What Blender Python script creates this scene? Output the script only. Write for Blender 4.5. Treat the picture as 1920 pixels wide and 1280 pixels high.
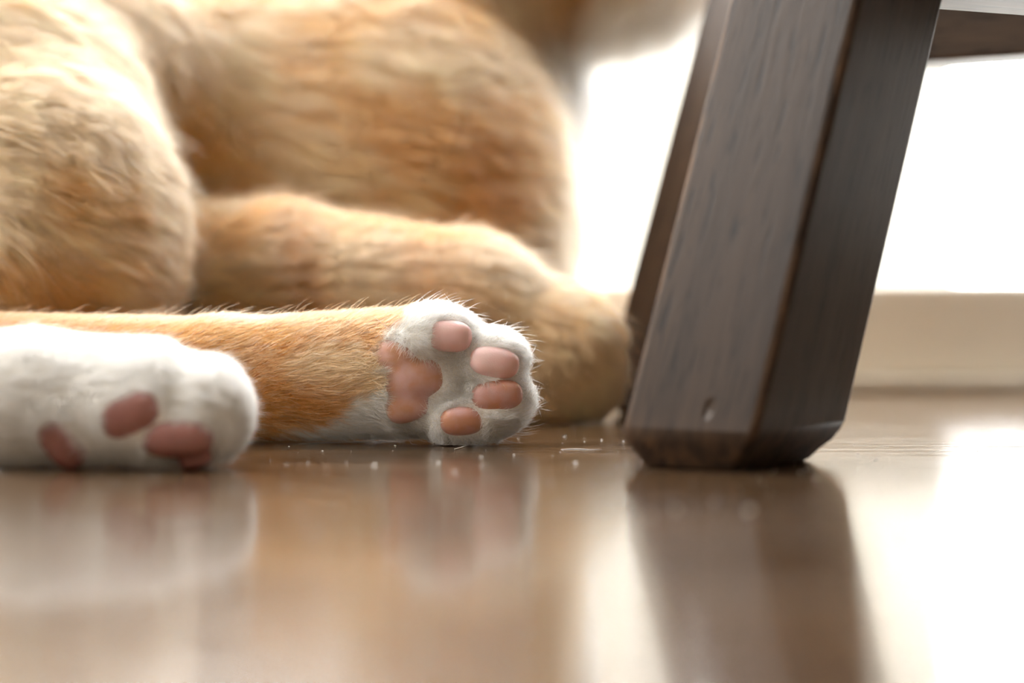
import bpy, math
import numpy as np
from mathutils import Vector, Matrix

# ------------------------------------------------------------------ scene basics
scene = bpy.context.scene
for o in list(bpy.data.objects):
    bpy.data.objects.remove(o)
COL = scene.collection
rng = np.random.default_rng(7)

F_PX, CAM_H, HORIZON = 3960.0, 0.040, 574.0      # focal length in pixels of a 1920 px wide frame

# camera: lying on the floor, close focus on the hind paw
cam_d = bpy.data.cameras.new('camera')
cam = bpy.data.objects.new('camera', cam_d)
COL.objects.link(cam)
cam_d.sensor_width = 36.0
cam_d.lens = F_PX / 1920.0 * 36.0
cam.location = (0.0, 0.0, CAM_H)
cam.rotation_euler = (math.radians(90.0) - math.atan((640.0 - HORIZON) / F_PX), 0.0, 0.0)
cam_d.clip_start = 0.01
cam_d.dof.use_dof = True
cam_d.dof.focus_distance = 0.598
cam_d.dof.aperture_fstop = 5.4
scene.camera = cam

# world: plain overcast sky
world = bpy.data.worlds.new('overcast_sky')
scene.world = world
world.use_nodes = True
wb = world.node_tree.nodes['Background']
wb.inputs['Color'].default_value = (1.0, 0.985, 0.96, 1.0)
wb.inputs['Strength'].default_value = 12.5

scene.view_settings.view_transform = 'Standard'
scene.view_settings.look = 'None'
scene.view_settings.gamma = 1.0
scene.view_settings.use_curve_mapping = False
scene.view_settings.exposure = 0.36
scene.cycles.use_denoising = True
scene.cycles.max_bounces = 6
scene.cycles.diffuse_bounces = 5
scene.cycles.glossy_bounces = 7
scene.cycles.transmission_bounces = 7
scene.cycles.use_adaptive_sampling = True
scene.cycles.adaptive_threshold = 0.2
scene.cycles.adaptive_min_samples = 16
scene.cycles_curves.shape = 'RIBBONS'
scene.cycles_curves.subdivisions = 1
scene.cycles.transparent_max_bounces = 16
scene.cycles.sample_clamp_indirect = 8.0
scene.cycles.caustics_reflective = False
scene.cycles.caustics_refractive = False


def portal(name, loc, rot, sx, sy):
    d = bpy.data.lights.new(name, 'AREA')
    d.shape = 'RECTANGLE'
    d.size, d.size_y = sx, sy
    d.cycles.is_portal = True
    o = bpy.data.objects.new(name, d)
    COL.objects.link(o)
    o.location, o.rotation_euler = loc, rot
    return o


ROOM_X0, ROOM_X1, ROOM_Y0, ROOM_Y1, ROOM_H = -0.95, 2.2, -2.4, 0.984, 2.4
# daylight portals filling the openings (sliding door behind the cat, tall window on the left)
portal('daylight_door', (-0.19, ROOM_Y1 + 0.125, 1.08), (math.radians(-90), 0, 0), 1.42, 2.05)
portal('daylight_window_a', (ROOM_X0 - 0.125, 0.44, 1.50), (0, math.radians(-90), 0), 1.60, 0.96)


# ------------------------------------------------------------------ helpers
def at(px, py, depth):
    """point of the place that the 1920x1280 frame shows at (px, py), at the given depth"""
    return np.array([(px - 960.0) * depth / F_PX, depth, CAM_H + (HORIZON - py) * depth / F_PX])


def link(o, parent=None):
    COL.objects.link(o)
    if parent is not None:
        o.parent = parent
    return o


def tag(o, label=None, cat=None, group=None, kind=None):
    if label: o['label'] = label
    if cat: o['category'] = cat
    if group: o['group'] = group
    if kind: o['kind'] = kind
    return o


def empty(name, loc=(0, 0, 0)):
    o = bpy.data.objects.new(name, None)
    o.empty_display_size = 0.02
    o.location = loc
    return link(o)


def mesh_obj(name, verts, faces, mat, parent=None, smooth=False):
    me = bpy.data.meshes.new(name)
    me.from_pydata([tuple(map(float, v)) for v in verts], [], [tuple(map(int, f)) for f in faces])
    me.validate()
    me.update()
    if smooth:
        me.polygons.foreach_set('use_smooth', [True] * len(me.polygons))
    if mat: me.materials.append(mat)
    return link(bpy.data.objects.new(name, me), parent)


def quads_obj(name, V, Q, mat, parent=None):
    """fast numpy quads -> mesh"""
    me = bpy.data.meshes.new(name)
    me.vertices.add(len(V)); me.vertices.foreach_set('co', V.astype(np.float32).ravel())
    me.loops.add(len(Q) * 4); me.loops.foreach_set('vertex_index', Q.astype(np.int32).ravel())
    me.polygons.add(len(Q))
    me.polygons.foreach_set('loop_start', np.arange(0, len(Q) * 4, 4, dtype=np.int32))
    me.polygons.foreach_set('use_smooth', np.ones(len(Q), dtype=bool))
    me.update(calc_edges=True); me.validate()
    me.materials.append(mat)
    return link(bpy.data.objects.new(name, me), parent)


def box(name, lo, hi, mat, parent=None, bevel=0.0):
    x0, y0, z0 = lo; x1, y1, z1 = hi
    v = [(x0, y0, z0), (x1, y0, z0), (x1, y1, z0), (x0, y1, z0), (x0, y0, z1), (x1, y0, z1), (x1, y1, z1), (x0, y1, z1)]
    f = [(0, 3, 2, 1), (4, 5, 6, 7), (0, 1, 5, 4), (1, 2, 6, 5), (2, 3, 7, 6), (3, 0, 4, 7)]
    o = mesh_obj(name, v, f, mat, parent)
    if bevel:
        m = o.modifiers.new('bevel', 'BEVEL'); m.width = bevel; m.segments = 3
    return o


def tube(name, pts, radii, mat, parent=None, sides=8):
    pts = [Vector(p) for p in pts]
    V, Fc = [], []
    for i, p in enumerate(pts):
        t = (pts[min(i + 1, len(pts) - 1)] - pts[max(i - 1, 0)]).normalized()
        a = t.orthogonal().normalized(); b = t.cross(a)
        for k in range(sides):
            w = 2 * math.pi * k / sides
            V.append(p + (a * math.cos(w) + b * math.sin(w)) * radii[i])
    for i in range(len(pts) - 1):
        for k in range(sides):
            k2 = (k + 1) % sides
            Fc.append((i * sides + k, i * sides + k2, (i + 1) * sides + k2, (i + 1) * sides + k))
    Fc.append(tuple(range(sides))[::-1]); Fc.append(tuple((len(pts) - 1) * sides + k for k in range(sides)))
    return mesh_obj(name, V, Fc, mat, parent, smooth=True)


# ------------------------------------------------------------------ materials
def new_mat(name):
    m = bpy.data.materials.new(name)
    m.use_nodes = True
    nt = m.node_tree
    return m, nt, nt.nodes['Principled BSDF'], nt.nodes['Material Output']


def N(nt, t, **kw):
    n = nt.nodes.new(t)
    for k, v in kw.items():
        setattr(n, k, v)
    return n


def ramp(nt, fac, stops):
    r = N(nt, 'ShaderNodeValToRGB')
    cr = r.color_ramp
    while len(cr.elements) < len(stops):
        cr.elements.new(0.5)
    for e, (p, c) in zip(cr.elements, stops):
        e.position = p
        e.color = (*c, 1.0) if len(c) == 3 else c
    nt.links.new(fac, r.inputs[0])
    return r.outputs[0]


def noise(nt, vec, scale, detail=3.0, rough=0.5):
    n = N(nt, 'ShaderNodeTexNoise')
    n.inputs['Scale'].default_value = scale
    n.inputs['Detail'].default_value = detail
    n.inputs['Roughness'].default_value = rough
    if vec is not None: nt.links.new(vec, n.inputs['Vector'])
    return n.outputs[0]


def mapping(nt, vec, scale):
    m = N(nt, 'ShaderNodeMapping')
    m.inputs['Scale'].default_value = scale
    nt.links.new(vec, m.inputs['Vector'])
    return m.outputs[0]


def mathn(nt, op, a, b=0.0, clamp=False):
    m = N(nt, 'ShaderNodeMath', operation=op, use_clamp=clamp)
    for i, v in enumerate((a, b)):
        if isinstance(v, (int, float)): m.inputs[i].default_value = v
        else: nt.links.new(v, m.inputs[i])
    return m.outputs[0]


def bump(nt, h, strength, dist):
    b = N(nt, 'ShaderNodeBump')
    b.inputs['Strength'].default_value = strength
    b.inputs['Distance'].default_value = dist
    nt.links.new(h, b.inputs['Height'])
    return b.outputs[0]


def plaster(name, col, rough=0.85):
    m, nt, p, out = new_mat(name)
    tc = N(nt, 'ShaderNodeTexCoord')
    n = noise(nt, tc.outputs['Object'], 9.0, 4)
    c = ramp(nt, n, [(0.3, tuple(v * 0.96 for v in col)), (0.7, col)])
    nt.links.new(c, p.inputs['Base Color'])
    p.inputs['Roughness'].default_value = rough
    nt.links.new(bump(nt, noise(nt, tc.outputs['Object'], 180.0, 3), 0.1, 0.001), p.inputs['Normal'])
    return m


M_WALL = plaster('wall_paint', (0.40, 0.34, 0.27))
M_CEIL = plaster('ceiling_paint', (0.70, 0.66, 0.60))
M_OUT = plaster('exterior_render', (0.40, 0.40, 0.375))
M_SLAB = plaster('balcony_concrete', (0.62, 0.62, 0.60))
M_FRAME = plaster('door_frame_paint', (0.76, 0.72, 0.64), 0.45)

# floor: dark brown lacquered boards, grain along x
M_FLOOR, nt, p, out = new_mat('lacquered_floor')
tc = N(nt, 'ShaderNodeTexCoord')
v1 = mapping(nt, tc.outputs['Object'], (2.2, 60.0, 1.0))
v2 = mapping(nt, tc.outputs['Object'], (11.0, 170.0, 1.0))
n1 = noise(nt, v1, 1.0, 5, 0.6)
n2 = noise(nt, v2, 1.0, 4, 0.65)
c1 = ramp(nt, n1, [(0.25, (0.055, 0.029, 0.013)), (0.55, (0.100, 0.056, 0.026)), (0.8, (0.150, 0.090, 0.045))])
c2 = ramp(nt, n2, [(0.40, (0.28, 0.26, 0.24)), (0.56, (1.0, 1.0, 1.0)), (0.68, (1.7, 1.65, 1.55))])
mx = N(nt, 'ShaderNodeMix', data_type='RGBA', blend_type='MULTIPLY')
mx.inputs[0].default_value = 0.8
nt.links.new(c1, mx.inputs[6]); nt.links.new(c2, mx.inputs[7])
n3 = noise(nt, mapping(nt, tc.outputs['Object'], (7.0, 330.0, 1.0)), 1.0, 3, 0.6)
mx3 = N(nt, 'ShaderNodeMix', data_type='RGBA')
nt.links.new(ramp(nt, n3, [(0.60, (0, 0, 0)), (0.70, (0.5, 0.5, 0.5))]), mx3.inputs[0])  # pale dusty streaks in the base colour, also standing in for scratch glints
nt.links.new(mx.outputs[2], mx3.inputs[6]); mx3.inputs[7].default_value = (0.40, 0.36, 0.31, 1)
nt.links.new(mx3.outputs[2], p.inputs['Base Color'])
r = ramp(nt, n2, [(0.35, (0.07,) * 3), (0.70, (0.16,) * 3)])
nt.links.new(r, p.inputs['Roughness'])
p.inputs['IOR'].default_value = 1.55
hsum = mathn(nt, 'ADD', mathn(nt, 'MULTIPLY', n2, 0.6), mathn(nt, 'MULTIPLY', n1, 0.5))
nt.links.new(bump(nt, hsum, 0.55, 0.0010), p.inputs['Normal'])
p.inputs['Coat Weight'].default_value = 0.35
p.inputs['Coat Roughness'].default_value = 0.09


# stained wood of the stool ("grain" attribute: metres, z along the grain)
def stained_wood(name, dent=None):
    m, nt, p, out = new_mat(name)
    a = N(nt, 'ShaderNodeAttribute', attribute_name='grain')
    g = a.outputs['Vector']
    fine = noise(nt, mapping(nt, g, (900.0, 900.0, 45.0)), 1.0, 3, 0.6)
    broad = noise(nt, mapping(nt, g, (110.0, 110.0, 9.0)), 1.0, 3, 0.5)
    pores = noise(nt, mapping(nt, g, (700.0, 700.0, 90.0)), 1.0, 2, 0.4)
    c = ramp(nt, broad, [(0.3, (0.028, 0.0165, 0.0100)), (0.7, (0.056, 0.034, 0.0205))])
    pr = ramp(nt, pores, [(0.58, (1, 1, 1)), (0.68, (0.30, 0.28, 0.30))])
    fr = ramp(nt, fine, [(0.3, (0.75, 0.75, 0.75)), (0.7, (1.1, 1.1, 1.1))])
    m1 = N(nt, 'ShaderNodeMix', data_type='RGBA', blend_type='MULTIPLY'); m1.inputs[0].default_value = 1.0
    nt.links.new(c, m1.inputs[6]); nt.links.new(pr, m1.inputs[7])
    m2 = N(nt, 'ShaderNodeMix', data_type='RGBA', blend_type='MULTIPLY'); m2.inputs[0].default_value = 1.0
    nt.links.new(m1.outputs[2], m2.inputs[6]); nt.links.new(fr, m2.inputs[7])
    # rubbed edges show lighter brown
    e = N(nt, 'ShaderNodeAttribute', attribute_name='edge')
    wn = ramp(nt, noise(nt, mapping(nt, g, (300.0, 300.0, 60.0)), 1.0, 4, 0.6), [(0.40, (0, 0, 0)), (0.62, (1, 1, 1))])
    m3 = N(nt, 'ShaderNodeMix', data_type='RGBA')
    nt.links.new(mathn(nt, 'MULTIPLY', e.outputs['Fac'], mathn(nt, 'MULTIPLY', wn, 0.75)), m3.inputs[0])
    nt.links.new(m2.outputs[2], m3.inputs[6])
    m3.inputs[7].default_value = (0.12, 0.066, 0.034, 1)
    nt.links.new(m3.outputs[2], p.inputs['Base Color'])
    nt.links.new(mathn(nt, 'ADD', mathn(nt, 'MULTIPLY', e.outputs['Fac'], 0.35), 0.40), p.inputs['Roughness'])
    p.inputs['Specular IOR Level'].default_value = 0.26
    h = mathn(nt, 'ADD', mathn(nt, 'MULTIPLY', fine, 0.35), mathn(nt, 'MULTIPLY', pores, -0.5))
    if dent is not None:
        sub = N(nt, 'ShaderNodeVectorMath', operation='SUBTRACT'); sub.inputs[1].default_value = dent[0]
        nt.links.new(g, sub.inputs[0])
        ln = N(nt, 'ShaderNodeVectorMath', operation='LENGTH')
        nt.links.new(mapping(nt, sub.outputs[0], dent[1]), ln.inputs[0])
        d = ramp(nt, ln.outputs['Value'], [(0.0, (0, 0, 0)), (0.35, (0.15,) * 3), (1.0, (1, 1, 1))])
        h = mathn(nt, 'ADD', h, mathn(nt, 'MULTIPLY', d, 4.0))
    nt.links.new(bump(nt, h, 0.5, 0.0003), p.inputs['Normal'])
    return m


M_WOOD = stained_wood('stained_wood')

# architectural glass: mostly clear, reflects by Fresnel
M_GLASS, nt, p, out = new_mat('clear_glass')
nt.nodes.remove(p)
tr = N(nt, 'ShaderNodeBsdfTransparent'); gl = N(nt, 'ShaderNodeBsdfGlossy'); gl.inputs['Roughness'].default_value = 0.0
lw = N(nt, 'ShaderNodeLayerWeight'); lw.inputs['Blend'].default_value = 0.5
fac = mathn(nt, 'ADD', mathn(nt, 'MULTIPLY', mathn(nt, 'POWER', lw.outputs['Facing'], 5.0), 0.90), 0.03)
mxs = N(nt, 'ShaderNodeMixShader')
nt.links.new(fac, mxs.inputs[0]); nt.links.new(tr.outputs[0], mxs.inputs[1]); nt.links.new(gl.outputs[0], mxs.inputs[2])
nt.links.new(mxs.outputs[0], out.inputs['Surface'])

# cat skin under the fur (same colours as the fur above it)
M_SKIN, nt, p, out = new_mat('cat_undercoat')
a = N(nt, 'ShaderNodeAttribute', attribute_name='coat')
nt.links.new(a.outputs['Color'], p.inputs['Base Color'])
p.inputs['Roughness'].default_value = 1.0
p.inputs['Specular IOR Level'].default_value = 0.0
p.inputs['Sheen Weight'].default_value = 0.2

M_FUR, nt, p, out = new_mat('cat_fur')
nt.nodes.remove(p)
a = N(nt, 'ShaderNodeAttribute', attribute_name='coat')
hb = N(nt, 'ShaderNodeBsdfHairPrincipled')
hb.model = 'CHIANG'
hb.parametrization = 'COLOR'
nt.links.new(a.outputs['Color'], hb.inputs['Color'])
hb.inputs['Roughness'].default_value = 0.55
hb.inputs['Radial Roughness'].default_value = 0.75
hb.inputs['IOR'].default_value = 1.30
df = N(nt, 'ShaderNodeBsdfDiffuse'); nt.links.new(a.outputs['Color'], df.inputs['Color'])
mf = N(nt, 'ShaderNodeMixShader'); mf.inputs[0].default_value = 0.45
nt.links.new(hb.outputs[0], mf.inputs[1]); nt.links.new(df.outputs[0], mf.inputs[2])
nt.links.new(mf.outputs[0], out.inputs['Surface'])


def pad_mat(name, c0, c1):
    m, nt, p, out = new_mat(name)
    tc = N(nt, 'ShaderNodeTexCoord')
    n = noise(nt, tc.outputs['Object'], 170.0, 3, 0.5)
    c = ramp(nt, n, [(0.38, c0), (0.62, c1)])
    nt.links.new(c, p.inputs['Base Color'])
    p.inputs['Subsurface Weight'].default_value = 0.35
    p.inputs['Subsurface Radius'].default_value = (1.0, 0.35, 0.25)
    p.inputs['Subsurface Scale'].default_value = 0.0025
    p.inputs['Roughness'].default_value = 0.48
    vor = N(nt, 'ShaderNodeTexVoronoi'); vor.inputs['Scale'].default_value = 3800.0
    nt.links.new(tc.outputs['Object'], vor.inputs['Vector'])
    nt.links.new(bump(nt, vor.outputs['Distance'], 0.25, 0.00015), p.inputs['Normal'])
    return m


M_PAD_PINK = pad_mat('pink_pad_skin', (0.86, 0.58, 0.565), (0.89, 0.64, 0.62))
M_PAD_TAN = pad_mat('tan_pad_skin', (0.58, 0.28, 0.17), (0.60, 0.36, 0.34))
M_PAD_MIX = pad_mat('mottled_pad_skin', (0.60, 0.32, 0.20), (0.66, 0.42, 0.39))
M_PAD_ROSE = pad_mat('rose_pad_skin', (0.36, 0.165, 0.15), (0.42, 0.20, 0.18))
M_FRECKLE, nt, p, out = new_mat('dark_freckle')
p.inputs['Base Color'].default_value = (0.05, 0.03, 0.03, 1); p.inputs['Roughness'].default_value = 0.6
M_WHISKER, nt, p, out = new_mat('white_hair')
p.inputs['Base Color'].default_value = (0.85, 0.83, 0.80, 1); p.inputs['Roughness'].default_value = 0.35
M_EYE, nt, p, out = new_mat('amber_eye')
p.inputs['Base Color'].default_value = (0.45, 0.22, 0.03, 1); p.inputs['Roughness'].default_value = 0.05
M_NOSE, nt, p, out = new_mat('pink_nose_skin')
p.inputs['Base Color'].default_value = (0.62, 0.30, 0.27, 1); p.inputs['Roughness'].default_value = 0.5
M_DUST, nt, p, out = new_mat('dust')
p.inputs['Base Color'].default_value = (0.72, 0.70, 0.67, 1); p.inputs['Roughness'].default_value = 0.8

# ------------------------------------------------------------------ the room
T = 0.12
fl = box('floor', (ROOM_X0 - T, ROOM_Y0 - T, -0.02), (ROOM_X1 + T, ROOM_Y1 + T, 0.0), M_FLOOR); tag(fl, kind='structure')
ce = box('ceiling', (ROOM_X0 - T, ROOM_Y0 - T, ROOM_H), (ROOM_X1 + T, ROOM_Y1 + T, ROOM_H + 0.1), M_CEIL); tag(ce, kind='structure')


def wall_with_hole(name, axis, c0, c1, a0, a1, h0, h1, o0, o1, oz0, oz1):
    """wall slab between c0..c1 on its thickness axis, running a0..a1, with one opening; one mesh"""
    V, Fc = [], []
    for (s0, s1, z0, z1) in ((a0, o0, h0, h1), (o1, a1, h0, h1), (o0, o1, oz1, h1), (o0, o1, h0, oz0)):
        if s1 - s0 < 1e-6 or z1 - z0 < 1e-6: continue
        b = len(V)
        for z in (z0, z1):
            for (s, c) in ((s0, c0), (s1, c0), (s1, c1), (s0, c1)):
                V.append((s, c, z) if axis == 'y' else (c, s, z))
        q = [(0, 3, 2, 1), (4, 5, 6, 7), (0, 1, 5, 4), (1, 2, 6, 5), (2, 3, 7, 6), (3, 0, 4, 7)]
        Fc += [tuple(b + i for i in f) for f in q]
    o = mesh_obj(name, V, Fc, M_WALL)
    return tag(o, kind='structure')


DX0, DX1, DZ1 = -0.90, 0.52, 2.1
wall_with_hole('wall_back', 'y', ROOM_Y1, ROOM_Y1 + T, ROOM_X0 - T, ROOM_X1 + T, 0.0, ROOM_H, DX0, DX1, 0.0, DZ1)
wall_with_hole('wall_left', 'x', ROOM_X0 - T, ROOM_X0, ROOM_Y0, ROOM_Y1, 0.0, ROOM_H, -0.04, 0.92, 0.70, 2.30)
wf = box('wall_front', (ROOM_X0 - T, ROOM_Y0 - T, 0.0), (ROOM_X1 + T, ROOM_Y0, ROOM_H), M_WALL); tag(wf, kind='structure')
wr = box('wall_right', (ROOM_X1, ROOM_Y0, 0.0), (ROOM_X1 + T, ROOM_Y1, ROOM_H), M_WALL); tag(wr, kind='structure')

# sliding glass door behind the cat
door = empty('door_1', (0.1, ROOM_Y1, 0)); tag(door, kind='structure')


def rel(o, par):
    o.location = -par.location
    o.parent = par
    return o


yb = ROOM_Y1
rel(box('threshold_track', (DX0, yb - 0.004, 0.0), (DX1, yb + 0.06, 0.0072), M_FRAME, None, 0.0015), door)
rel(box('bottom_rail', (DX0, yb + 0.010, 0.0072), (DX1, yb + 0.05, 0.0505), M_FRAME, None, 0.004), door)
rel(box('top_rail', (DX0, yb + 0.010, DZ1 - 0.06), (DX1, yb + 0.05, DZ1), M_FRAME, None, 0.004), door)
for x in (DX0, DX1 - 0.05):
    rel(box('stile', (x, yb + 0.010, 0.0505), (x + 0.05, yb + 0.05, DZ1 - 0.06), M_FRAME, None, 0.004), door)
rel(box('pane', (DX0 + 0.05, yb + 0.027, 0.0505), (DX1 - 0.05, yb + 0.031, DZ1 - 0.06), M_GLASS), door)


def plain_window(name, axis, c, a0, a1, z0, z1):
    mid = (a0 + a1) / 2
    w = empty(name, (mid, c, z0) if axis == 'y' else (c, mid, z0)); tag(w, kind='structure')

    def b(nm, s0, s1, t0, t1, d=0.02, m=M_FRAME):
        lo, hi = ((s0, c - d, t0), (s1, c + d, t1)) if axis == 'y' else ((c - d, s0, t0), (c + d, s1, t1))
        rel(box(nm, lo, hi, m, None, 0.003 if m is M_FRAME else 0.0), w)
    f = 0.045
    b('frame', a0, a0 + f, z0, z1); b('frame', a1 - f, a1, z0, z1)
    b('frame', a0 + f, a1 - f, z0, z0 + f); b('frame', a0 + f, a1 - f, z1 - f, z1)
    b('mullion', mid - 0.02, mid + 0.02, z0 + f, z1 - f)
    b('pane', a0 + f, mid - 0.02, z0 + f, z1 - f, 0.002, M_GLASS); b('pane', mid + 0.02, a1 - f, z0 + f, z1 - f, 0.002, M_GLASS)


plain_window('window_1', 'x', ROOM_X0 - 0.06, -0.04, 0.92, 0.70, 2.30)

# outside: balcony slab and a pale rendered side wall
sl = box('balcony_slab', (-4.0, ROOM_Y1 + T, -0.12), (4.0, 3.2, -0.02), M_SLAB); tag(sl, kind='structure')
bw = box('wall_balcony', (-2.6, 2.2, -0.02), (0.462, 2.35, 0.50), M_OUT); tag(bw, kind='structure')


# ------------------------------------------------------------------ implicit surfaces
class Prim:
    """tapered capsule or ellipsoid in stretched space; flow = lay of the fur"""
    def __init__(s, a, b, ra, rb, k=0.004, stretch=(1, 1, 1), flow=None, length=0.006, dens=6.0, lift=0.35, coat='orange', name=''):
        s.st = np.array(stretch, float)
        s.a = np.array(a, float); s.b = np.array(b, float)
        s.ra, s.rb, s.k = ra, rb, k
        if flow is None:
            flow = s.b - s.a
        s.flow = np.array(flow, float) / max(np.linalg.norm(flow), 1e-9)
        s.length, s.dens, s.lift, s.coat, s.name = length, dens, lift, coat, name

    def bbox(s, m):
        lo = np.minimum(s.a - s.ra * s.st, s.b - s.rb * s.st) - m
        hi = np.maximum(s.a + s.ra * s.st, s.b + s.rb * s.st) + m
        return lo, hi

    def dist(s, X, Y, Z):
        ax, ay, az = s.a / s.st; bx, by, bz = s.b / s.st
        px, py, pz = X / s.st[0] - ax, Y / s.st[1] - ay, Z / s.st[2] - az
        dx, dy, dz = bx - ax, by - ay, bz - az
        L2 = dx * dx + dy * dy + dz * dz
        if L2 < 1e-12:
            d = np.sqrt(px * px + py * py + pz * pz) - s.ra
        else:
            t = np.clip((px * dx + py * dy + pz * dz) / L2, 0, 1)
            d = np.sqrt((px - t * dx) ** 2 + (py - t * dy) ** 2 + (pz - t * dz) ** 2) - (s.ra + (s.rb - s.ra) * t)
        return d * s.st.min()


def ell(c, r, **kw):
    r = np.array(r, float); m = r.max()
    return Prim(c, c, m, m, stretch=r / m, **kw)


def smin(a, b, k):
    h = np.clip(0.5 + 0.5 * (b - a) / k, 0, 1)
    return b + (a - b) * h - k * h * (1 - h)


def axis_pts(segs):
    out = [np.array([segs[0][0]])]
    for (a, b, d) in segs:
        n = max(1, int(round((b - a) / d)))
        out.append(np.linspace(a, b, n + 1)[1:])
    return np.concatenate(out).astype(np.float32)


def surface_nets(D, xs, ys, zs):
    nx, ny, nz = D.shape
    ins = D < 0
    c = np.zeros((nx - 1, ny - 1, nz - 1), np.int8)
    for i in (0, 1):
        for j in (0, 1):
            for k in (0, 1):
                c += ins[i:nx - 1 + i, j:ny - 1 + j, k:nz - 1 + k]
    act = (c > 0) & (c < 8)
    I, J, K = np.nonzero(act)
    idx = np.full(act.shape, -1, np.int32); idx[I, J, K] = np.arange(len(I))
    acc = np.zeros((len(I), 3)); cnt = np.zeros(len(I))
    cor = [(i, j, k) for i in (0, 1) for j in (0, 1) for k in (0, 1)]
    for a in cor:
        for b in cor:
            if sum(abs(p - q) for p, q in zip(a, b)) != 1 or a > b: continue
            da = D[I + a[0], J + a[1], K + a[2]]; db = D[I + b[0], J + b[1], K + b[2]]
            m = (da < 0) != (db < 0)
            t = np.where(m, da / np.where(m, da - db, 1), 0)
            for ax, (g, L) in enumerate(((xs, I), (ys, J), (zs, K))):
                pa, pb = g[L + a[ax]], g[L + b[ax]]
                acc[:, ax] += np.where(m, pa + (pb - pa) * t, 0)
            cnt += m
    V = acc / cnt[:, None]
    Q = []
    for ax in range(3):
        sl0 = [slice(None)] * 3; sl1 = [slice(None)] * 3
        sl0[ax] = slice(0, -1); sl1[ax] = slice(1, None)
        s0, s1 = ins[tuple(sl0)], ins[tuple(sl1)]
        e = np.argwhere(s0 != s1)
        u, v = (ax + 1) % 3, (ax + 2) % 3
        ok = (e[:, u] > 0) & (e[:, v] > 0) & (e[:, u] < D.shape[u] - 1) & (e[:, v] < D.shape[v] - 1)
        e = e[ok]
        fl_ = s0[e[:, 0], e[:, 1], e[:, 2]]

        def cell(du, dv):
            q = e.copy(); q[:, u] += du; q[:, v] += dv
            return idx[q[:, 0], q[:, 1], q[:, 2]]
        q = np.stack([cell(-1, -1), cell(0, -1), cell(0, 0), cell(-1, 0)], 1)
        q[~fl_] = q[~fl_][:, ::-1]
        Q.append(q)
    return V, np.concatenate(Q)


def field(prims, xs, ys, zs):
    D = np.full((len(xs), len(ys), len(zs)), 0.05, np.float32)
    for p in prims:
        lo, hi = p.bbox(p.k + 0.006)
        i0, i1 = np.searchsorted(xs, (lo[0], hi[0])); j0, j1 = np.searchsorted(ys, (lo[1], hi[1])); k0, k1 = np.searchsorted(zs, (lo[2], hi[2]))
        if i1 <= i0 or j1 <= j0 or k1 <= k0: continue
        X, Y, Z = np.meshgrid(xs[i0:i1], ys[j0:j1], zs[k0:k1], indexing='ij')
        d = p.dist(X, Y, Z).astype(np.float32)
        D[i0:i1, j0:j1, k0:k1] = smin(D[i0:i1, j0:j1, k0:k1], d, p.k)
    return D


# smooth value noise in numpy
def _hash(i, j, k, s):
    h = (i * 374761393 + j * 668265263 + k * 2147483647 + s * 974634777) & 0xFFFFFFFF
    h = ((h ^ (h >> 13)) * 1274126177) & 0xFFFFFFFF
    return ((h ^ (h >> 16)) & 0xFFFF) / 65535.0


def vnoise(P, freq, seed=0):
    q = P * freq + 1000.0
    i = np.floor(q).astype(np.int64); f = q - i
    f = f * f * (3 - 2 * f)
    r = 0
    for a in (0, 1):
        for b in (0, 1):
            for c in (0, 1):
                w = (f[:, 0] if a else 1 - f[:, 0]) * (f[:, 1] if b else 1 - f[:, 1]) * (f[:, 2] if c else 1 - f[:, 2])
                r = r + w * _hash(i[:, 0] + a, i[:, 1] + b, i[:, 2] + c, seed)
    return r


def vnoise3(P, freq, seed=0):
    return np.stack([vnoise(P, freq, seed + s) for s in (11, 23, 37)], 1) * 2 - 1


# ------------------------------------------------------------------ the cat
R = np.array
PR = []


def add(p):
    PR.append(p); return p


BODY = dict(length=0.014, dens=1.8, lift=0.30)
# trunk, lying on its side against the light
add(ell(R([-0.060, 0.845, 0.076]), (0.084, 0.066, 0.096), k=0.02, flow=(0.8, 0.1, -0.45), name='chest', **BODY))
add(ell(R([-0.150, 0.845, 0.078]), (0.100, 0.072, 0.096), k=0.03, flow=(0.9, 0, -0.3), name='belly', **BODY))
add(ell(R([-0.255, 0.84, 0.074]), (0.090, 0.075, 0.090), k=0.03, flow=(0.8, 0, -0.4), name='pelvis', **BODY))
add(ell(at(50, 130, 0.780), (0.054, 0.045, 0.050), k=0.035, flow=(0.45, 0, -0.9), name='hip', **BODY))
# bib, neck, head (its top is above the frame)
add(ell(at(962, 190, 0.895), (0.032, 0.042, 0.062), k=0.010, flow=(0.2, 0, -1), coat='white', name='bib', **BODY))
add(Prim(at(860, -40, 0.88), at(1040, -80, 0.895), 0.046, 0.036, k=0.012, flow=(0.6, 0, -0.6), name='neck', **BODY))
HC = at(1125, -102, 0.895)
SH = dict(length=0.007, dens=2.5, lift=0.3)
CH = dict(length=0.019, dens=1.1, lift=0.75)
add(ell(HC, (0.044, 0.040, 0.038), k=0.012, flow=(-0.9, 0, -0.2), name='head', **SH))
add(ell(HC + R([0.034, -0.012, -0.022]), (0.016, 0.015, 0.011), k=0.008, flow=(-0.8, 0, -0.5), coat='white', name='muzzle', **CH))
add(ell(HC + R([0.018, -0.008, -0.036]), (0.016, 0.012, 0.008), k=0.008, flow=(-0.7, 0, -0.7), coat='white', name='chin', **CH))
add(ell(HC + R([-0.004, -0.016, -0.030]), (0.016, 0.012, 0.011), k=0.008, flow=(-0.6, 0, -0.8), coat='white', name='cheek', **CH))
add(ell(at(1120, -5, 0.878), (0.030, 0.014, 0.013), k=0.006, flow=(-0.2, 0, -1), coat='white', name='jaw', **CH))
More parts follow.
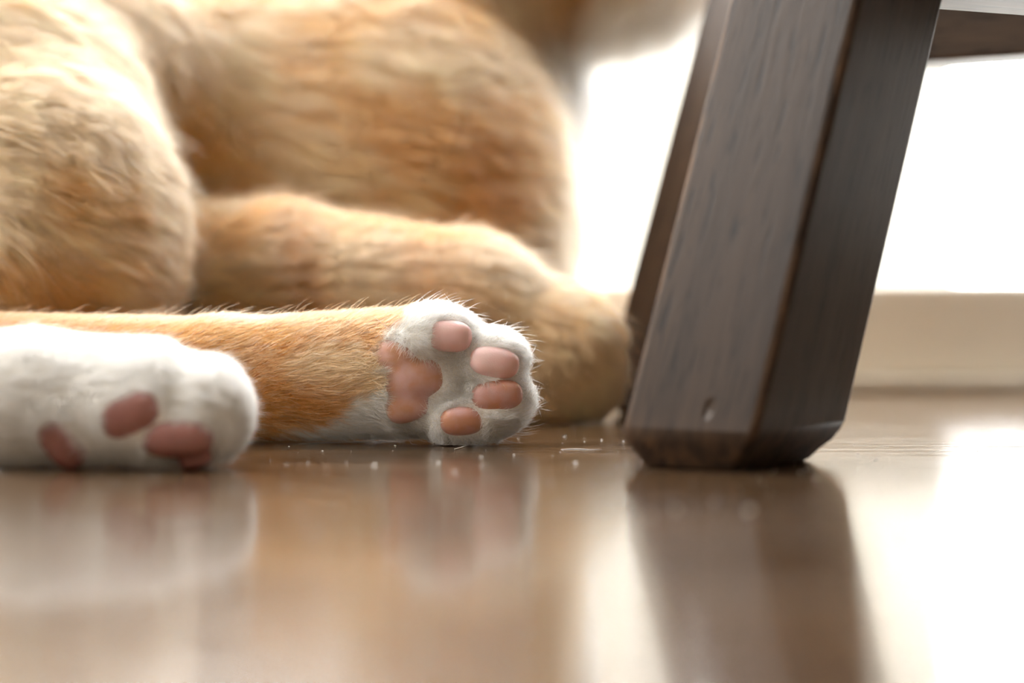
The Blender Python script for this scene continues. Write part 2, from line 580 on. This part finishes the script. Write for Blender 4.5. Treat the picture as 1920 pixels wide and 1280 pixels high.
for s in (-1, 1):
    add(Prim(HC + R([-0.016, s * 0.022, 0.026]), HC + R([-0.026, s * 0.034, 0.062]), 0.016, 0.004, k=0.006, stretch=(0.6, 1, 1), name='ear', length=0.004, dens=2.5, lift=0.2))
# upper hind thigh and flank bulges on the left
TH = dict(length=0.013, dens=4.0, lift=0.28)
add(ell(at(50, 430, 0.705), (0.050, 0.036, 0.054), k=0.006, flow=(0.85, 0, -0.5), name='thigh', **TH))
add(ell(at(-60, 250, 0.735), (0.062, 0.040, 0.052), k=0.012, flow=(0.7, 0, -0.7), name='thigh', **TH))
add(ell(at(-50, 520, 0.685), (0.027, 0.034, 0.032), k=0.010, flow=(0.8, 0, -0.55), name='knee', **TH))
# folded foreleg behind the paw
FL = dict(length=0.0085, dens=7.0, lift=0.42)
add(Prim(at(260, 525, 0.755), at(520, 525, 0.745), 0.025, 0.0245, k=0.004, name='foreleg', **FL))
add(Prim(at(520, 525, 0.745), at(870, 585, 0.738), 0.0245, 0.0245, k=0.006, name='foreleg', **FL))
add(Prim(at(870, 585, 0.738), at(1036, 668, 0.735), 0.0245, 0.0215, k=0.006, name='forepaw', **FL))
add(Prim(at(1036, 668, 0.735), at(1050, 700, 0.735), 0.0215, 0.017, k=0.006, flow=(0.35, 0, -0.9), name='forepaw', **FL))
# hind foot in focus: metatarsus, paw core, four toes
FT = dict(length=0.0046, dens=10.5, lift=0.28)
Y0 = 0.612
add(Prim(at(-120, 700, 0.648), at(420, 712, 0.625), 0.0180, 0.0172, k=0.004, stretch=(1, 0.85, 1), name='hock', **FT))
add(Prim(at(420, 712, 0.625), at(720, 700, 0.616), 0.0172, 0.0178, k=0.004, stretch=(1, 0.78, 1), name='foot', **FT))
PW = dict(length=0.0042, dens=12.0, lift=0.40, coat='foot')
add(ell(at(815, 702, 0.615), (0.0215, 0.0125, 0.0165), k=0.005, flow=(1, -0.15, 0.05), name='paw', **PW))
TOES = [((812, 626), (0.0118, 0.0125, 0.0078), (1, -0.1, 0.25)),
        ((920, 676), (0.0100, 0.0125, 0.0086), (1, -0.2, 0.2)),
        ((928, 748), (0.0104, 0.0125, 0.0092), (1, -0.2, -0.1)),
        ((868, 787), (0.0120, 0.0120, 0.0070), (1, -0.2, -0.15))]
for (c, r_, fl_) in TOES:
    add(ell(at(c[0], c[1], 0.611), r_, k=0.0032, flow=fl_, name='toe', **PW))
# other hind paw, nearer the camera, all white
NP = dict(length=0.0045, dens=8.0, lift=0.26, coat='white')
add(Prim(at(-420, 748, 0.545), at(60, 756, 0.530), 0.0168, 0.0163, k=0.004, stretch=(1, 0.9, 1), name='near_foot', **NP))
add(Prim(at(60, 754, 0.530), at(270, 758, 0.527), 0.0163, 0.0156, k=0.005, stretch=(1, 0.95, 1), name='near_foot', **NP))
add(ell(at(376, 770, 0.526), (0.0122, 0.0135, 0.0132), k=0.0035, flow=(1, -0.1, -0.1), name='near_toe', **NP))
add(ell(at(300, 808, 0.522), (0.0110, 0.0110, 0.0085), k=0.0035, flow=(1, -0.2, -0.1), name='near_toe', **NP))
add(ell(at(215, 775, 0.520), (0.0110, 0.0090, 0.0105), k=0.0045, flow=(1, -0.2, -0.1), name='near_toe', **NP))
# near hind leg going back to the hip, and the tail curling away (outside the frame)
add(Prim(at(-420, 748, 0.545), R([-0.235, 0.68, 0.03]), 0.0168, 0.026, k=0.006, name='near_shank', length=0.008, dens=2.5, lift=0.3))
add(Prim(R([-0.235, 0.68, 0.03]), R([-0.27, 0.76, 0.06]), 0.026, 0.045, k=0.012, name='near_thigh', length=0.010, dens=2.0, lift=0.3))
add(Prim(R([-0.33, 0.84, 0.045]), R([-0.37, 0.76, 0.016]), 0.018, 0.013, k=0.008, name='tail', length=0.012, dens=2.0, lift=0.35))
add(Prim(R([-0.37, 0.76, 0.016]), R([-0.36, 0.62, 0.013]), 0.013, 0.010, k=0.004, name='tail', length=0.012, dens=2.0, lift=0.35))
# second foreleg folded under the chest
add(Prim(R([-0.10, 0.87, 0.03]), R([0.02, 0.865, 0.016]), 0.024, 0.0155, k=0.006, name='far_foreleg', length=0.008, dens=2.0, lift=0.35, coat='white'))

xs = axis_pts([(-0.395, -0.20, 0.0028), (-0.20, -0.13, 0.0015), (-0.13, 0.012, 0.0010), (0.012, 0.095, 0.0024)])
ys = axis_pts([(0.488, 0.50, 0.0015), (0.50, 0.64, 0.0010), (0.64, 0.77, 0.0018), (0.77, 0.96, 0.003)])
zs = axis_pts([(-0.004, 0.046, 0.0010), (0.046, 0.115, 0.0020), (0.115, 0.30, 0.003)])
D = field(PR, xs, ys, zs)
X, Y, Z = np.meshgrid(xs, ys, zs, indexing='ij')
D = np.maximum(D, (0.0006 - Z).astype(np.float32))
V, Q = surface_nets(D, xs, ys, zs)
del D, X, Y, Z


def blend(P):
    """per point: fur lay, length, density, lift, and the share of each coat"""
    n = len(P)
    ds = np.stack([p.dist(P[:, 0], P[:, 1], P[:, 2]) for p in PR], 1)
    w = np.exp(-(ds - ds.min(1, keepdims=True)) / 0.0025)
    w /= w.sum(1, keepdims=True)
    flow = w @ np.stack([p.flow for p in PR])
    par = w @ np.array([[p.length, p.dens, p.lift] for p in PR])
    white = w @ np.array([1.0 if p.coat == 'white' else 0.0 for p in PR])
    foot = w @ np.array([1.0 if p.name in ('paw', 'toe', 'foot', 'hock') else 0.0 for p in PR])
    fore = w @ np.array([1.0 if p.name in ('foreleg', 'forepaw') else 0.0 for p in PR])
    trunk = w @ np.array([1.0 if p.name in ('hip', 'thigh', 'knee') else 0.0 for p in PR])
    return flow, par, white, foot, fore, trunk


def sstep(x, a, b):
    t = np.clip((x - a) / (b - a), 0, 1)
    return t * t * (3 - 2 * t)


C_WHITE = R([0.96, 0.935, 0.885]); C_CREAM = R([0.90, 0.645, 0.36]); C_TAN = R([0.84, 0.475, 0.175]); C_GING = R([0.66, 0.28, 0.07]); C_DEEP = R([0.42, 0.16, 0.04])


def coat_colour(P, bl):
    flow, par, white, foot, fore, thigh = bl
    n1 = vnoise(P, 38, 1); n2 = vnoise(P, 110, 2); n3 = vnoise(P * R([0.35, 0.6, 1.0]), 60, 3)
    # ginger tabby: soft bands
    g = np.clip(0.27 - 0.12 * thigh + 0.9 * (n1 - 0.5) + 0.5 * (n2 - 0.5) + 0.8 * (n3 - 0.5), 0, 1)
    col = C_CREAM + (C_TAN - C_CREAM) * sstep(g, 0.05, 0.45)[:, None]
    col = col + (C_GING - col) * (0.75 * sstep(g, 0.4, 0.95))[:, None]
    # folded foreleg: two soft cross bands
    u = P[:, 0]
    band = np.exp(-((u + 0.072 + 0.25 * (P[:, 2] - 0.04)) / 0.008) ** 2) + 0.9 * np.exp(-((u + 0.022 + 0.5 * (P[:, 2] - 0.035)) / 0.016) ** 2)
    col = col + (C_GING - col) * np.clip(fore * band * 0.65, 0, 0.8)[:, None]
    # hind foot: ginger above, tan sole, white toes and lower edge (metres along and across the foot)
    x, z = P[:, 0], P[:, 2]
    jit = 0.0060 * (vnoise(P, 420, 5) - 0.5) + 0.006 * (vnoise(P, 90, 6) - 0.5)
    tan = C_TAN * 0.15 + C_CREAM * 0.80 + 0 * P
    topg = sstep(z + jit, 0.0265, 0.0300)
    lowg = np.exp(-(((x + 0.058) / 0.016) ** 2 + ((z - 0.0105 + 0.12 * (x + 0.058)) / 0.0075) ** 2))
    leftg = sstep(-x + jit, 0.060, 0.075) * 0.75
    gin = np.clip(topg * 0.8 + lowg * 1.0 + leftg * (1 - 0.5 * topg), 0, 1)
    fc = tan + (C_GING - tan) * gin[:, None]
    deep = np.clip(lowg * sstep(-x, 0.055, 0.075), 0, 1) * 0.6
    fc = fc + (C_DEEP - fc) * deep[:, None]
    lit_crest = sstep(z, 0.0325, 0.0365) * sstep(-x, 0.05, 0.075)  # highlight along the foot's upper edge, put into the coat colour as cream
    fc = fc + (C_CREAM - fc) * (0.75 * lit_crest)[:, None]
    toe_edge = -0.0385 + (0.030 - z) * 0.12 + np.where(z > 0.028, (z - 0.028) * 0.9, 0)
    wht = sstep(x + jit * 0.8, toe_edge - 0.002, toe_edge + 0.0015)
    low_edge = np.interp(x, [-0.078, -0.066, -0.055, -0.046, -0.038], [-0.001, 0.003, 0.0075, 0.0105, 0.016])
    wht = np.maximum(wht, 1 - sstep(z + jit, low_edge - 0.002, low_edge + 0.002))
    fc = fc + (C_WHITE - fc) * wht[:, None]
    col = col + (fc - col) * foot[:, None]
    col = col + (C_WHITE - col) * white[:, None]
    return np.clip(col, 0.01, 0.95)


cat = empty('cat', (-0.05, 0.70, 0.0))
tag(cat, 'ginger and white cat lying on the floor, pink paw pads toward the stool', 'cat')

blV = blend(V)
body = quads_obj('body', V, Q, M_SKIN)
rel(body, cat)
ca = body.data.color_attributes.new('coat', 'FLOAT_COLOR', 'POINT')
cv = np.ones((len(V), 4), np.float32); cv[:, :3] = coat_colour(V, blV)
ca.data.foreach_set('color', cv.ravel())
nrm = np.empty(len(V) * 3, np.float32); body.data.vertices.foreach_get('normal', nrm); nrm = nrm.reshape(-1, 3).astype(float)
body['label'] = 'soft ginger coat with white toes'


class Lobe:
    def __init__(s, c, r_, ang, k):
        s.c, s.r, s.k = np.array(c), np.array(r_), k
        s.ca, s.sa = math.cos(ang), math.sin(ang)

    def bbox(s, m):
        return s.c - s.r.max() - m, s.c + s.r.max() + m

    def dist(s, X, Y, Z):
        x, y, z = X - s.c[0], Y - s.c[1], Z - s.c[2]
        a, b = x * s.ca - z * s.sa, x * s.sa + z * s.ca
        e = 2.6
        k0 = (np.abs(a / s.r[0]) ** e + np.abs(b / s.r[2]) ** e + np.abs(y / s.r[1]) ** e) ** (1 / e)
        k1 = np.sqrt((a / s.r[0] ** 2) ** 2 + (b / s.r[2] ** 2) ** 2 + (y / s.r[1] ** 2) ** 2) + 1e-9
        return k0 * (k0 - 1) / k1


# ---- pads: (lobes in frame pixels, half sizes in metres, depth), each pad a mesh of its own
def pad(name, lobes, mat, k=0.0008, res=0.00035):
    ps = []
    for (px, py, dep, r_, ang) in lobes:
        c = at(px, py, dep)
        ps.append(Lobe(c, r_, ang, k))
    lo = np.min([p.bbox(0.0015)[0] for p in ps], 0); hi = np.max([p.bbox(0.0015)[1] for p in ps], 0)
    g = [np.arange(lo[i], hi[i], res, dtype=np.float32) for i in range(3)]
    Dp = np.full([len(a_) for a_ in g], 0.05, np.float32)
    Xp, Yp, Zp = np.meshgrid(*g, indexing='ij')
    for p in ps:
        Dp = smin(Dp, p.dist(Xp, Yp, Zp), p.k)
    v, q = surface_nets(Dp, *g)
    o = quads_obj(name, v, q, mat)
    rel(o, cat)
    PADS.append(ps)
    return o


PADS = []
d0 = 0.6014
pad('toe_pad', [(843, 630, d0, (0.0064, 0.0037, 0.0045), 0.08)], M_PAD_PINK)['label'] = 'pale pink toe pad'
pad('toe_pad', [(927, 679, d0, (0.0071, 0.0038, 0.0044), 0.18)], M_PAD_PINK)['label'] = 'pale pink toe pad'
pad('toe_pad', [(932, 741, d0, (0.0073, 0.0038, 0.0044), -0.08)], M_PAD_TAN)['label'] = 'brownish pink toe pad'
pad('toe_pad', [(866, 789, d0 + 0.0003, (0.0062, 0.0036, 0.0041), -0.06)], M_PAD_TAN)['label'] = 'brownish pink toe pad'
pp = pad('paw_pad', [(743, 671, d0 + 0.0032, (0.0062, 0.0042, 0.0047), 0.35),
                     (783, 709, d0 + 0.0040, (0.0080, 0.0049, 0.0060), -0.25),
                     (764, 713, d0 + 0.0040, (0.0074, 0.0049, 0.0059), 0.0),
                     (763, 760, d0 + 0.0038, (0.0064, 0.0042, 0.0048), -0.30)], M_PAD_MIX, k=0.0013)
pp['label'] = 'three-lobed main paw pad with dark freckles'
for (px, py, r_) in ((721, 669, 0.00060), (749, 735, 0.00042), (733, 659, 0.00022)):
    c = at(px, py, 0.6022)
    e = tube('freckle', [c + R([0, -0.0006, 0]), c + R([0, 0.003, 0])], [r_, r_], M_FRECKLE, None, 10)
    e.location = -cat.location; e.parent = pp
pad('toe_pad', [(243, 778, 0.5135, (0.0076, 0.0044, 0.0052), -0.35)], M_PAD_ROSE, res=0.0005)['label'] = 'dusky rose toe pad of the nearer paw'
pad('toe_pad', [(330, 822, 0.5143, (0.0090, 0.0046, 0.0048), 0.02)], M_PAD_ROSE, res=0.0005)['label'] = 'dusky rose toe pad of the nearer paw'
pad('toe_pad', [(365, 858, 0.5170, (0.0042, 0.0040, 0.0028), -0.2)], M_PAD_ROSE, res=0.0005)['label'] = 'dusky rose toe pad of the nearer paw'
pad('paw_pad', [(118, 822, 0.5178, (0.0080, 0.0042, 0.0055), 0.9)], M_PAD_ROSE, res=0.0005)['label'] = 'dusky main pad of the nearer paw'


def pad_dist(P):
    d = np.full(len(P), 1.0)
    for ps in PADS:
        for p in ps:
            d = np.minimum(d, p.dist(P[:, 0], P[:, 1], P[:, 2]))
    return d


# ---- face details (above the frame)
def blob(name, c, r_, mat, parent=cat):
    p = [ell(c, r_)]
    lo, hi = p[0].bbox(0.003)
    g = [np.linspace(lo[i], hi[i], 18).astype(np.float32) for i in range(3)]
    Xp, Yp, Zp = np.meshgrid(*g, indexing='ij')
    v, q = surface_nets(p[0].dist(Xp, Yp, Zp), *g)
    return rel(quads_obj(name, v, q, mat), parent)


for s in (-1, 1):
    blob('eye', HC + R([0.031, s * 0.021 - 0.004, 0.006]), (0.008, 0.008, 0.009), M_EYE)
blob('nose', HC + R([0.0535, -0.012, -0.012]), (0.004, 0.006, 0.004), M_NOSE)
for i, (dx, dy, dz) in enumerate(((0.05, -0.035, -0.012), (0.045, -0.042, -0.030), (0.040, -0.030, -0.045), (0.052, -0.03, -0.022), (0.035, -0.048, -0.010))):
    a0 = HC + R([0.040, -0.030, -0.022 - 0.002 * (i % 3)])
    pts = [a0 + R([dx * t, dy * t, dz * t - 0.012 * t * t]) for t in np.linspace(0, 1, 8)]
    rel(tube('whisker', pts, list(np.linspace(0.00035, 0.00006, 8)), M_WHISKER, None, 6), cat)


# ---- fur: hair strands rooted on the body
def grow_fur():
    tri = np.concatenate([Q[:, [0, 1, 2]], Q[:, [0, 2, 3]]])
    A, B, C = V[tri[:, 0]], V[tri[:, 1]], V[tri[:, 2]]
    area = 0.5 * np.linalg.norm(np.cross(B - A, C - A), axis=1) * 1e6
    dens = blV[1][tri, 1].mean(1)
    tn = nrm[tri].mean(1)
    back = np.clip((tn[:, 1] - 0.35) / 0.4, 0, 1)          # far side of the cat: thinner
    dens = dens * (1 - 0.75 * back)
    dens *= np.where(A[:, 0] < -0.22, 0.45, 1.0)
    cnt = rng.poisson(area * dens)
    t = np.repeat(np.arange(len(tri)), cnt)
    u, v = rng.random(len(t)), rng.random(len(t))
    f = u + v > 1; u[f], v[f] = 1 - u[f], 1 - v[f]
    w = np.stack([1 - u - v, u, v], 1)
    P = np.einsum('nk,nkd->nd', w, V[tri[t]])
    Nn = np.einsum('nk,nkd->nd', w, nrm[tri[t]])
    Nn /= np.linalg.norm(Nn, axis=1, keepdims=True) + 1e-9
    pd = pad_dist(P)
    keep = (pd > 0.0001) & (P[:, 2] > 0.0012) & ((P[:, 2] > 0.003) | (rng.random(len(P)) < 0.6))
    P, Nn, pd = P[keep], Nn[keep], pd[keep]
    bl = blend(P)
    flow, par = bl[0], bl[1]
    n = len(P)
    L = par[:, 0] * (0.6 + 0.6 * rng.random(n))
    lift = par[:, 2] + 0.10 * rng.standard_normal(n)
    long_ = rng.random(n) < np.where(bl[3] > 0.5, 0.008, 0.022)                             # guard hairs
    L = np.where(long_, L * np.where(bl[3] > 0.5, 1.9, 1.5), L); lift = np.where(long_, lift + 0.22, lift)
    # short fur right beside the pads
    L *= 0.7 + 0.3 * sstep(pd, 0.0002, 0.003)
    lift = lift + 0.35 * (1 - sstep(pd, 0.0003, 0.0030))
    fl_ = flow + 0.35 * vnoise3(P, 45, 50) + 0.28 * vnoise3(P, 210, 60) + 0.14 * rng.standard_normal((n, 3))
    near = (pd < 0.0036) & (rng.random(n) < 0.42)
    gi = np.nonzero(near)[0]
    eps = 0.0003
    gr = np.stack([pad_dist(P[gi] + eps * np.eye(3)[i]) - pad_dist(P[gi] - eps * np.eye(3)[i]) for i in range(3)], 1) / (2 * eps)
    fl_[gi] = -0.9 * gr + 0.35 * flow[gi] + 0.4 * rng.standard_normal((len(gi), 3))
    L[gi] *= 1.0 + 0.7 * rng.random(len(gi)) ** 2; lift[gi] += 0.22 + 0.15 * rng.random(len(gi))
    Tn = fl_ - (fl_ * Nn).sum(1, keepdims=True) * Nn
    Tn /= np.linalg.norm(Tn, axis=1, keepdims=True) + 1e-9
    # tufts
    g = 0.62 * par[:, 0:1] + 0.0006
    qx = P + 0.5 * g * vnoise3(P, 300, 70)
    cell = np.floor(qx / g)
    ci = cell.astype(np.int64)
    jit = np.stack([_hash(ci[:, 0], ci[:, 1], ci[:, 2], s) for s in (1, 2, 3)], 1)
    cen = (cell + 0.25 + 0.5 * jit) * g
    pull = cen - P
    pull -= (pull * Nn).sum(1, keepdims=True) * Nn
    clump = np.where(long_, 0.1, np.interp(par[:, 0], [0.004, 0.008, 0.013], [0.25, 0.45, 0.62]))[:, None]
    K = 5
    pts = np.empty((n, K, 3), np.float32)
    cl, sl_ = np.cos(lift)[:, None], np.sin(lift)[:, None]
    for k in range(K):
        s = k / (K - 1)
        q = P + L[:, None] * (Tn * cl * (0.75 * s + 0.25 * s * s) + Nn * (sl_ * (1.35 * s - 0.45 * s * s))) + pull * clump * s ** 1.5
        q[:, 2] = np.maximum(q[:, 2], 0.0004 + 0.0003 * rng.random())
        pts[:, k] = q
    rad0 = np.interp(par[:, 0], [0.003, 0.006, 0.014], [0.000040, 0.000048, 0.000075])
    prof = np.array([0.9, 1.0, 0.85, 0.6, 0.12])
    rad = (rad0[:, None] * prof[None]).astype(np.float32)
    col = coat_colour(P, bl)
    col *= (1 + 0.13 * rng.standard_normal(n) + 0.30 * (_hash(ci[:, 0], ci[:, 1], ci[:, 2], 9) - 0.5) * (1 - bl[2]) * (1 - bl[3]))[:, None]
    lt = rng.random(n) < 0.12
    col = np.where(lt[:, None], col + (R([0.92, 0.82, 0.66]) - col) * 0.5, col)
    hc = bpy.data.hair_curves.new('fur')
    hc.add_curves([K] * n)
    hc.attributes['position'].data.foreach_set('vector', pts.reshape(-1))
    ra = hc.attributes.get('radius') or hc.attributes.new('radius', 'FLOAT', 'POINT')
    ra.data.foreach_set('value', rad.reshape(-1))
    at_ = hc.attributes.new('coat', 'FLOAT_COLOR', 'CURVE')
    c4 = np.ones((n, 4), np.float32); c4[:, :3] = np.clip(col, 0.01, 0.95)
    at_.data.foreach_set('color', c4.reshape(-1))
    hc.materials.append(M_FUR)
    o = bpy.data.objects.new('fur', hc)
    link(o); rel(o, cat)
    tag(o, kind='stuff')
    print('FUR', n, 'body verts', len(V))


grow_fur()


# ------------------------------------------------------------------ the stool
def ring(hu, hv, rad, seg=4):
    pts = []
    for (cx, cy, a0) in ((hu - rad, hv - rad, 0), (-hu + rad, hv - rad, 90), (-hu + rad, -hv + rad, 180), (hu - rad, -hv + rad, 270)):
        for i in range(seg + 1):
            a = math.radians(a0 + 90.0 * i / seg)
            pts.append((cx + rad * math.cos(a), cy + rad * math.sin(a), 1.0 if 0 < i < seg else 0.35))
    return pts


def bar(name, origin, u, v, axis, hu, hv, length, rad, mat, parent, chamfer=0.0, wob=0.0):
    """squared bar along 'axis' (any direction, ends cut square to its rings); grain and edge attributes"""
    u, v, axis, origin = map(np.array, (u, v, axis, origin))
    if chamfer:
        levels = [(0.0, 0.0064, .6), (0.0010, 0.0052, .8), (0.0030, 0.0036, .9), (0.0055, 0.0018, .9), (0.0080, 0.0005, .7), (0.0100, 0.0, .3)]
    else:
        levels = [(0.0, 0.0006, 0), (0.0006, 0.0, 0)]
    levels += [(t, 0.0, 0) for t in np.linspace(levels[-1][0] + 0.004, length, 14)]
    V_, F_, G, E = [], [], [], []
    n = None
    for li, (t, ins, ed) in enumerate(levels):
        rg = ring(hu - ins, hv - ins, rad)
        n = len(rg)
        for (a, b, e) in rg:
            w = wob * math.sin(9 * a / hu + 5 * b / hv + li * 2.3) if ed else 0.0
            V_.append(origin + u * a + v * b + axis * (t + w)); G.append((a, b, t)); E.append(max(e if e > 0.5 else 0.0, ed))
    for i in range(len(levels) - 1):
        for k in range(n):
            k2 = (k + 1) % n
            F_.append((i * n + k, i * n + k2, (i + 1) * n + k2, (i + 1) * n + k))
    F_.append(tuple(range(n))[::-1]); F_.append(tuple((len(levels) - 1) * n + k for k in range(n)))
    o = mesh_obj(name, V_, F_, mat, None, smooth=False)
    me = o.data
    ga = me.attributes.new('grain', 'FLOAT_VECTOR', 'POINT'); ga.data.foreach_set('vector', np.array(G, np.float32).ravel())
    ea = me.attributes.new('edge', 'FLOAT', 'POINT'); ea.data.foreach_set('value', np.array(E, np.float32))
    me.set_sharp_from_angle(angle=math.radians(32))
    per = n // 4
    me.polygons.foreach_set('use_smooth', [(i < len(me.polygons) - 2 and ((i % n) % per != per - 1 or (chamfer > 0 and i < 5 * n))) for i in range(len(me.polygons))])
    return rel(o, parent)


stool = empty('wooden_stool', (0.15, 0.65, 0))
tag(stool, 'dark-stained wooden stool with splayed squared legs beside the cat', 'stool')
HT = 0.36


def uv(deg):
    a = math.radians(deg)
    return np.array([math.cos(a), math.sin(a), 0.0])


# near leg: wide face turned to the cat, narrow face away from the window
ang = 58.0                                   # direction of the leg's inner face, degrees from +x
u, v = uv(ang), uv(ang + 90)
M_LEG = stained_wood('stained_wood_dented', dent=((-0.0272, -0.0045, 0.0150), (620.0, 620.0, 330.0)))
lean_n = np.array([0.262, 0.20, 1.0]); lean_b = np.array([0.262, -0.06, 1.0]); lean_r = np.array([-0.22, -0.05, 1.0])
foot_n = np.array([0.0548, 0.5365, 0.0])
foot_b = np.array([0.0600, 0.775, 0.0])
foot_r = np.array([0.300, 0.655, 0.0])
bar('leg', foot_n, u, v, lean_n, 0.0275, 0.0185, HT, 0.0022, M_LEG, stool, chamfer=1, wob=0.0003)
bar('leg', foot_b, uv(-58), uv(32), lean_b, 0.0275, 0.0170, HT, 0.0022, M_WOOD, stool, chamfer=1, wob=0.0003)
bar('leg', foot_r, uv(175), uv(265), lean_r, 0.0275, 0.0170, HT, 0.0022, M_WOOD, stool, chamfer=1, wob=0.0003)


def rung(pa, pb, zc, hh, hw):
    d = pb - pa; L = np.linalg.norm(d); d = d / L
    side = np.array([-d[1], d[0], 0.0])
    bar('stretcher', pa, side, np.array([0, 0, 1.0]), d, hw, hh, L, 0.0012, M_WOOD, stool)


zr = 0.1455
cn, cb, cr = (f + l * zr for f, l in ((foot_n, lean_n), (foot_b, lean_b), (foot_r, lean_r)))
rung(cn, cr, zr, 0.022, 0.0165)
rung(cb, cr, zr, 0.022, 0.0125)
# round seat
cen = (foot_n + foot_b + foot_r) / 3 + (lean_n + lean_b + lean_r) / 3 * HT
VS, FS = [], []
prof = [(0.0, HT), (0.135, HT), (0.145, HT + 0.004), (0.149, HT + 0.012), (0.145, HT + 0.022), (0.13, HT + 0.026), (0.0, HT + 0.024)]
ns = 64
for (rr, z) in prof:
    for k in range(ns):
        w = 2 * math.pi * k / ns
        VS.append((cen[0] + max(rr, 1e-4) * math.cos(w), cen[1] + max(rr, 1e-4) * math.sin(w), z))
for i in range(len(prof) - 1):
    for k in range(ns):
        k2 = (k + 1) % ns
        FS.append((i * ns + k, i * ns + k2, (i + 1) * ns + k2, (i + 1) * ns + k))
seat = mesh_obj('seat', VS, FS, M_WOOD, None, smooth=True)
ga = seat.data.attributes.new('grain', 'FLOAT_VECTOR', 'POINT')
ga.data.foreach_set('vector', np.array([(y, z, x) for (x, y, z) in VS], np.float32).ravel())
rel(seat, stool)

# ------------------------------------------------------------------ small things on the floor
VD, FD = [], []
for i in range(650):
    dep = 0.36 + 0.55 * rng.random()
    px = rng.uniform(-100, 2000)
    x, y = (px - 960) * dep / F_PX, dep
    s = 0.00013 + 0.00030 * rng.random() ** 4
    sx = s * (1 + 2.0 * rng.random() ** 4)
    b = len(VD)
    VD += [(x - sx, y, s * .5), (x + sx, y, s * .5), (x, y - s, s * .5), (x, y + s, s * .5), (x, y, s), (x, y, 0.0)]
    FD += [(b + p_, b + q_, b + t_) for (p_, q_, t_) in ((0, 2, 4), (2, 1, 4), (1, 3, 4), (3, 0, 4), (2, 0, 5), (1, 2, 5), (3, 1, 5), (0, 3, 5))]
dust = mesh_obj('dust', VD, FD, M_DUST)
tag(dust, 'fine pale dust specks scattered over the brown floor', 'dust', kind='stuff')


def loose_hair(pxpts, rad, label):
    pts = []
    for (px, py) in pxpts:
        dep = CAM_H * F_PX / (py - HORIZON)
        pts.append(((px - 960) * dep / F_PX, dep, rad * 1.05))
    o = tube('loose_hair', pts, [rad * 0.6] + [rad] * (len(pts) - 2) + [rad * 0.5], M_WHISKER, None, 6)
    tag(o, label, 'hair')


loose_hair([(852, 843), (868, 839), (884, 834), (891, 831.5), (880, 829.5), (866, 828.5)], 0.00016, 'short white hair bent double on the floor before the paw')
loose_hair([(560, 832), (620, 829.5), (680, 828.3), (735, 827.8), (760, 828.6)], 0.00008, 'long thin pale hair lying straight along the paw edge')
loose_hair([(1052, 843), (1080, 842), (1110, 843.5), (1128, 843)], 0.00010, 'short straight white hair between the paw and the stool leg')
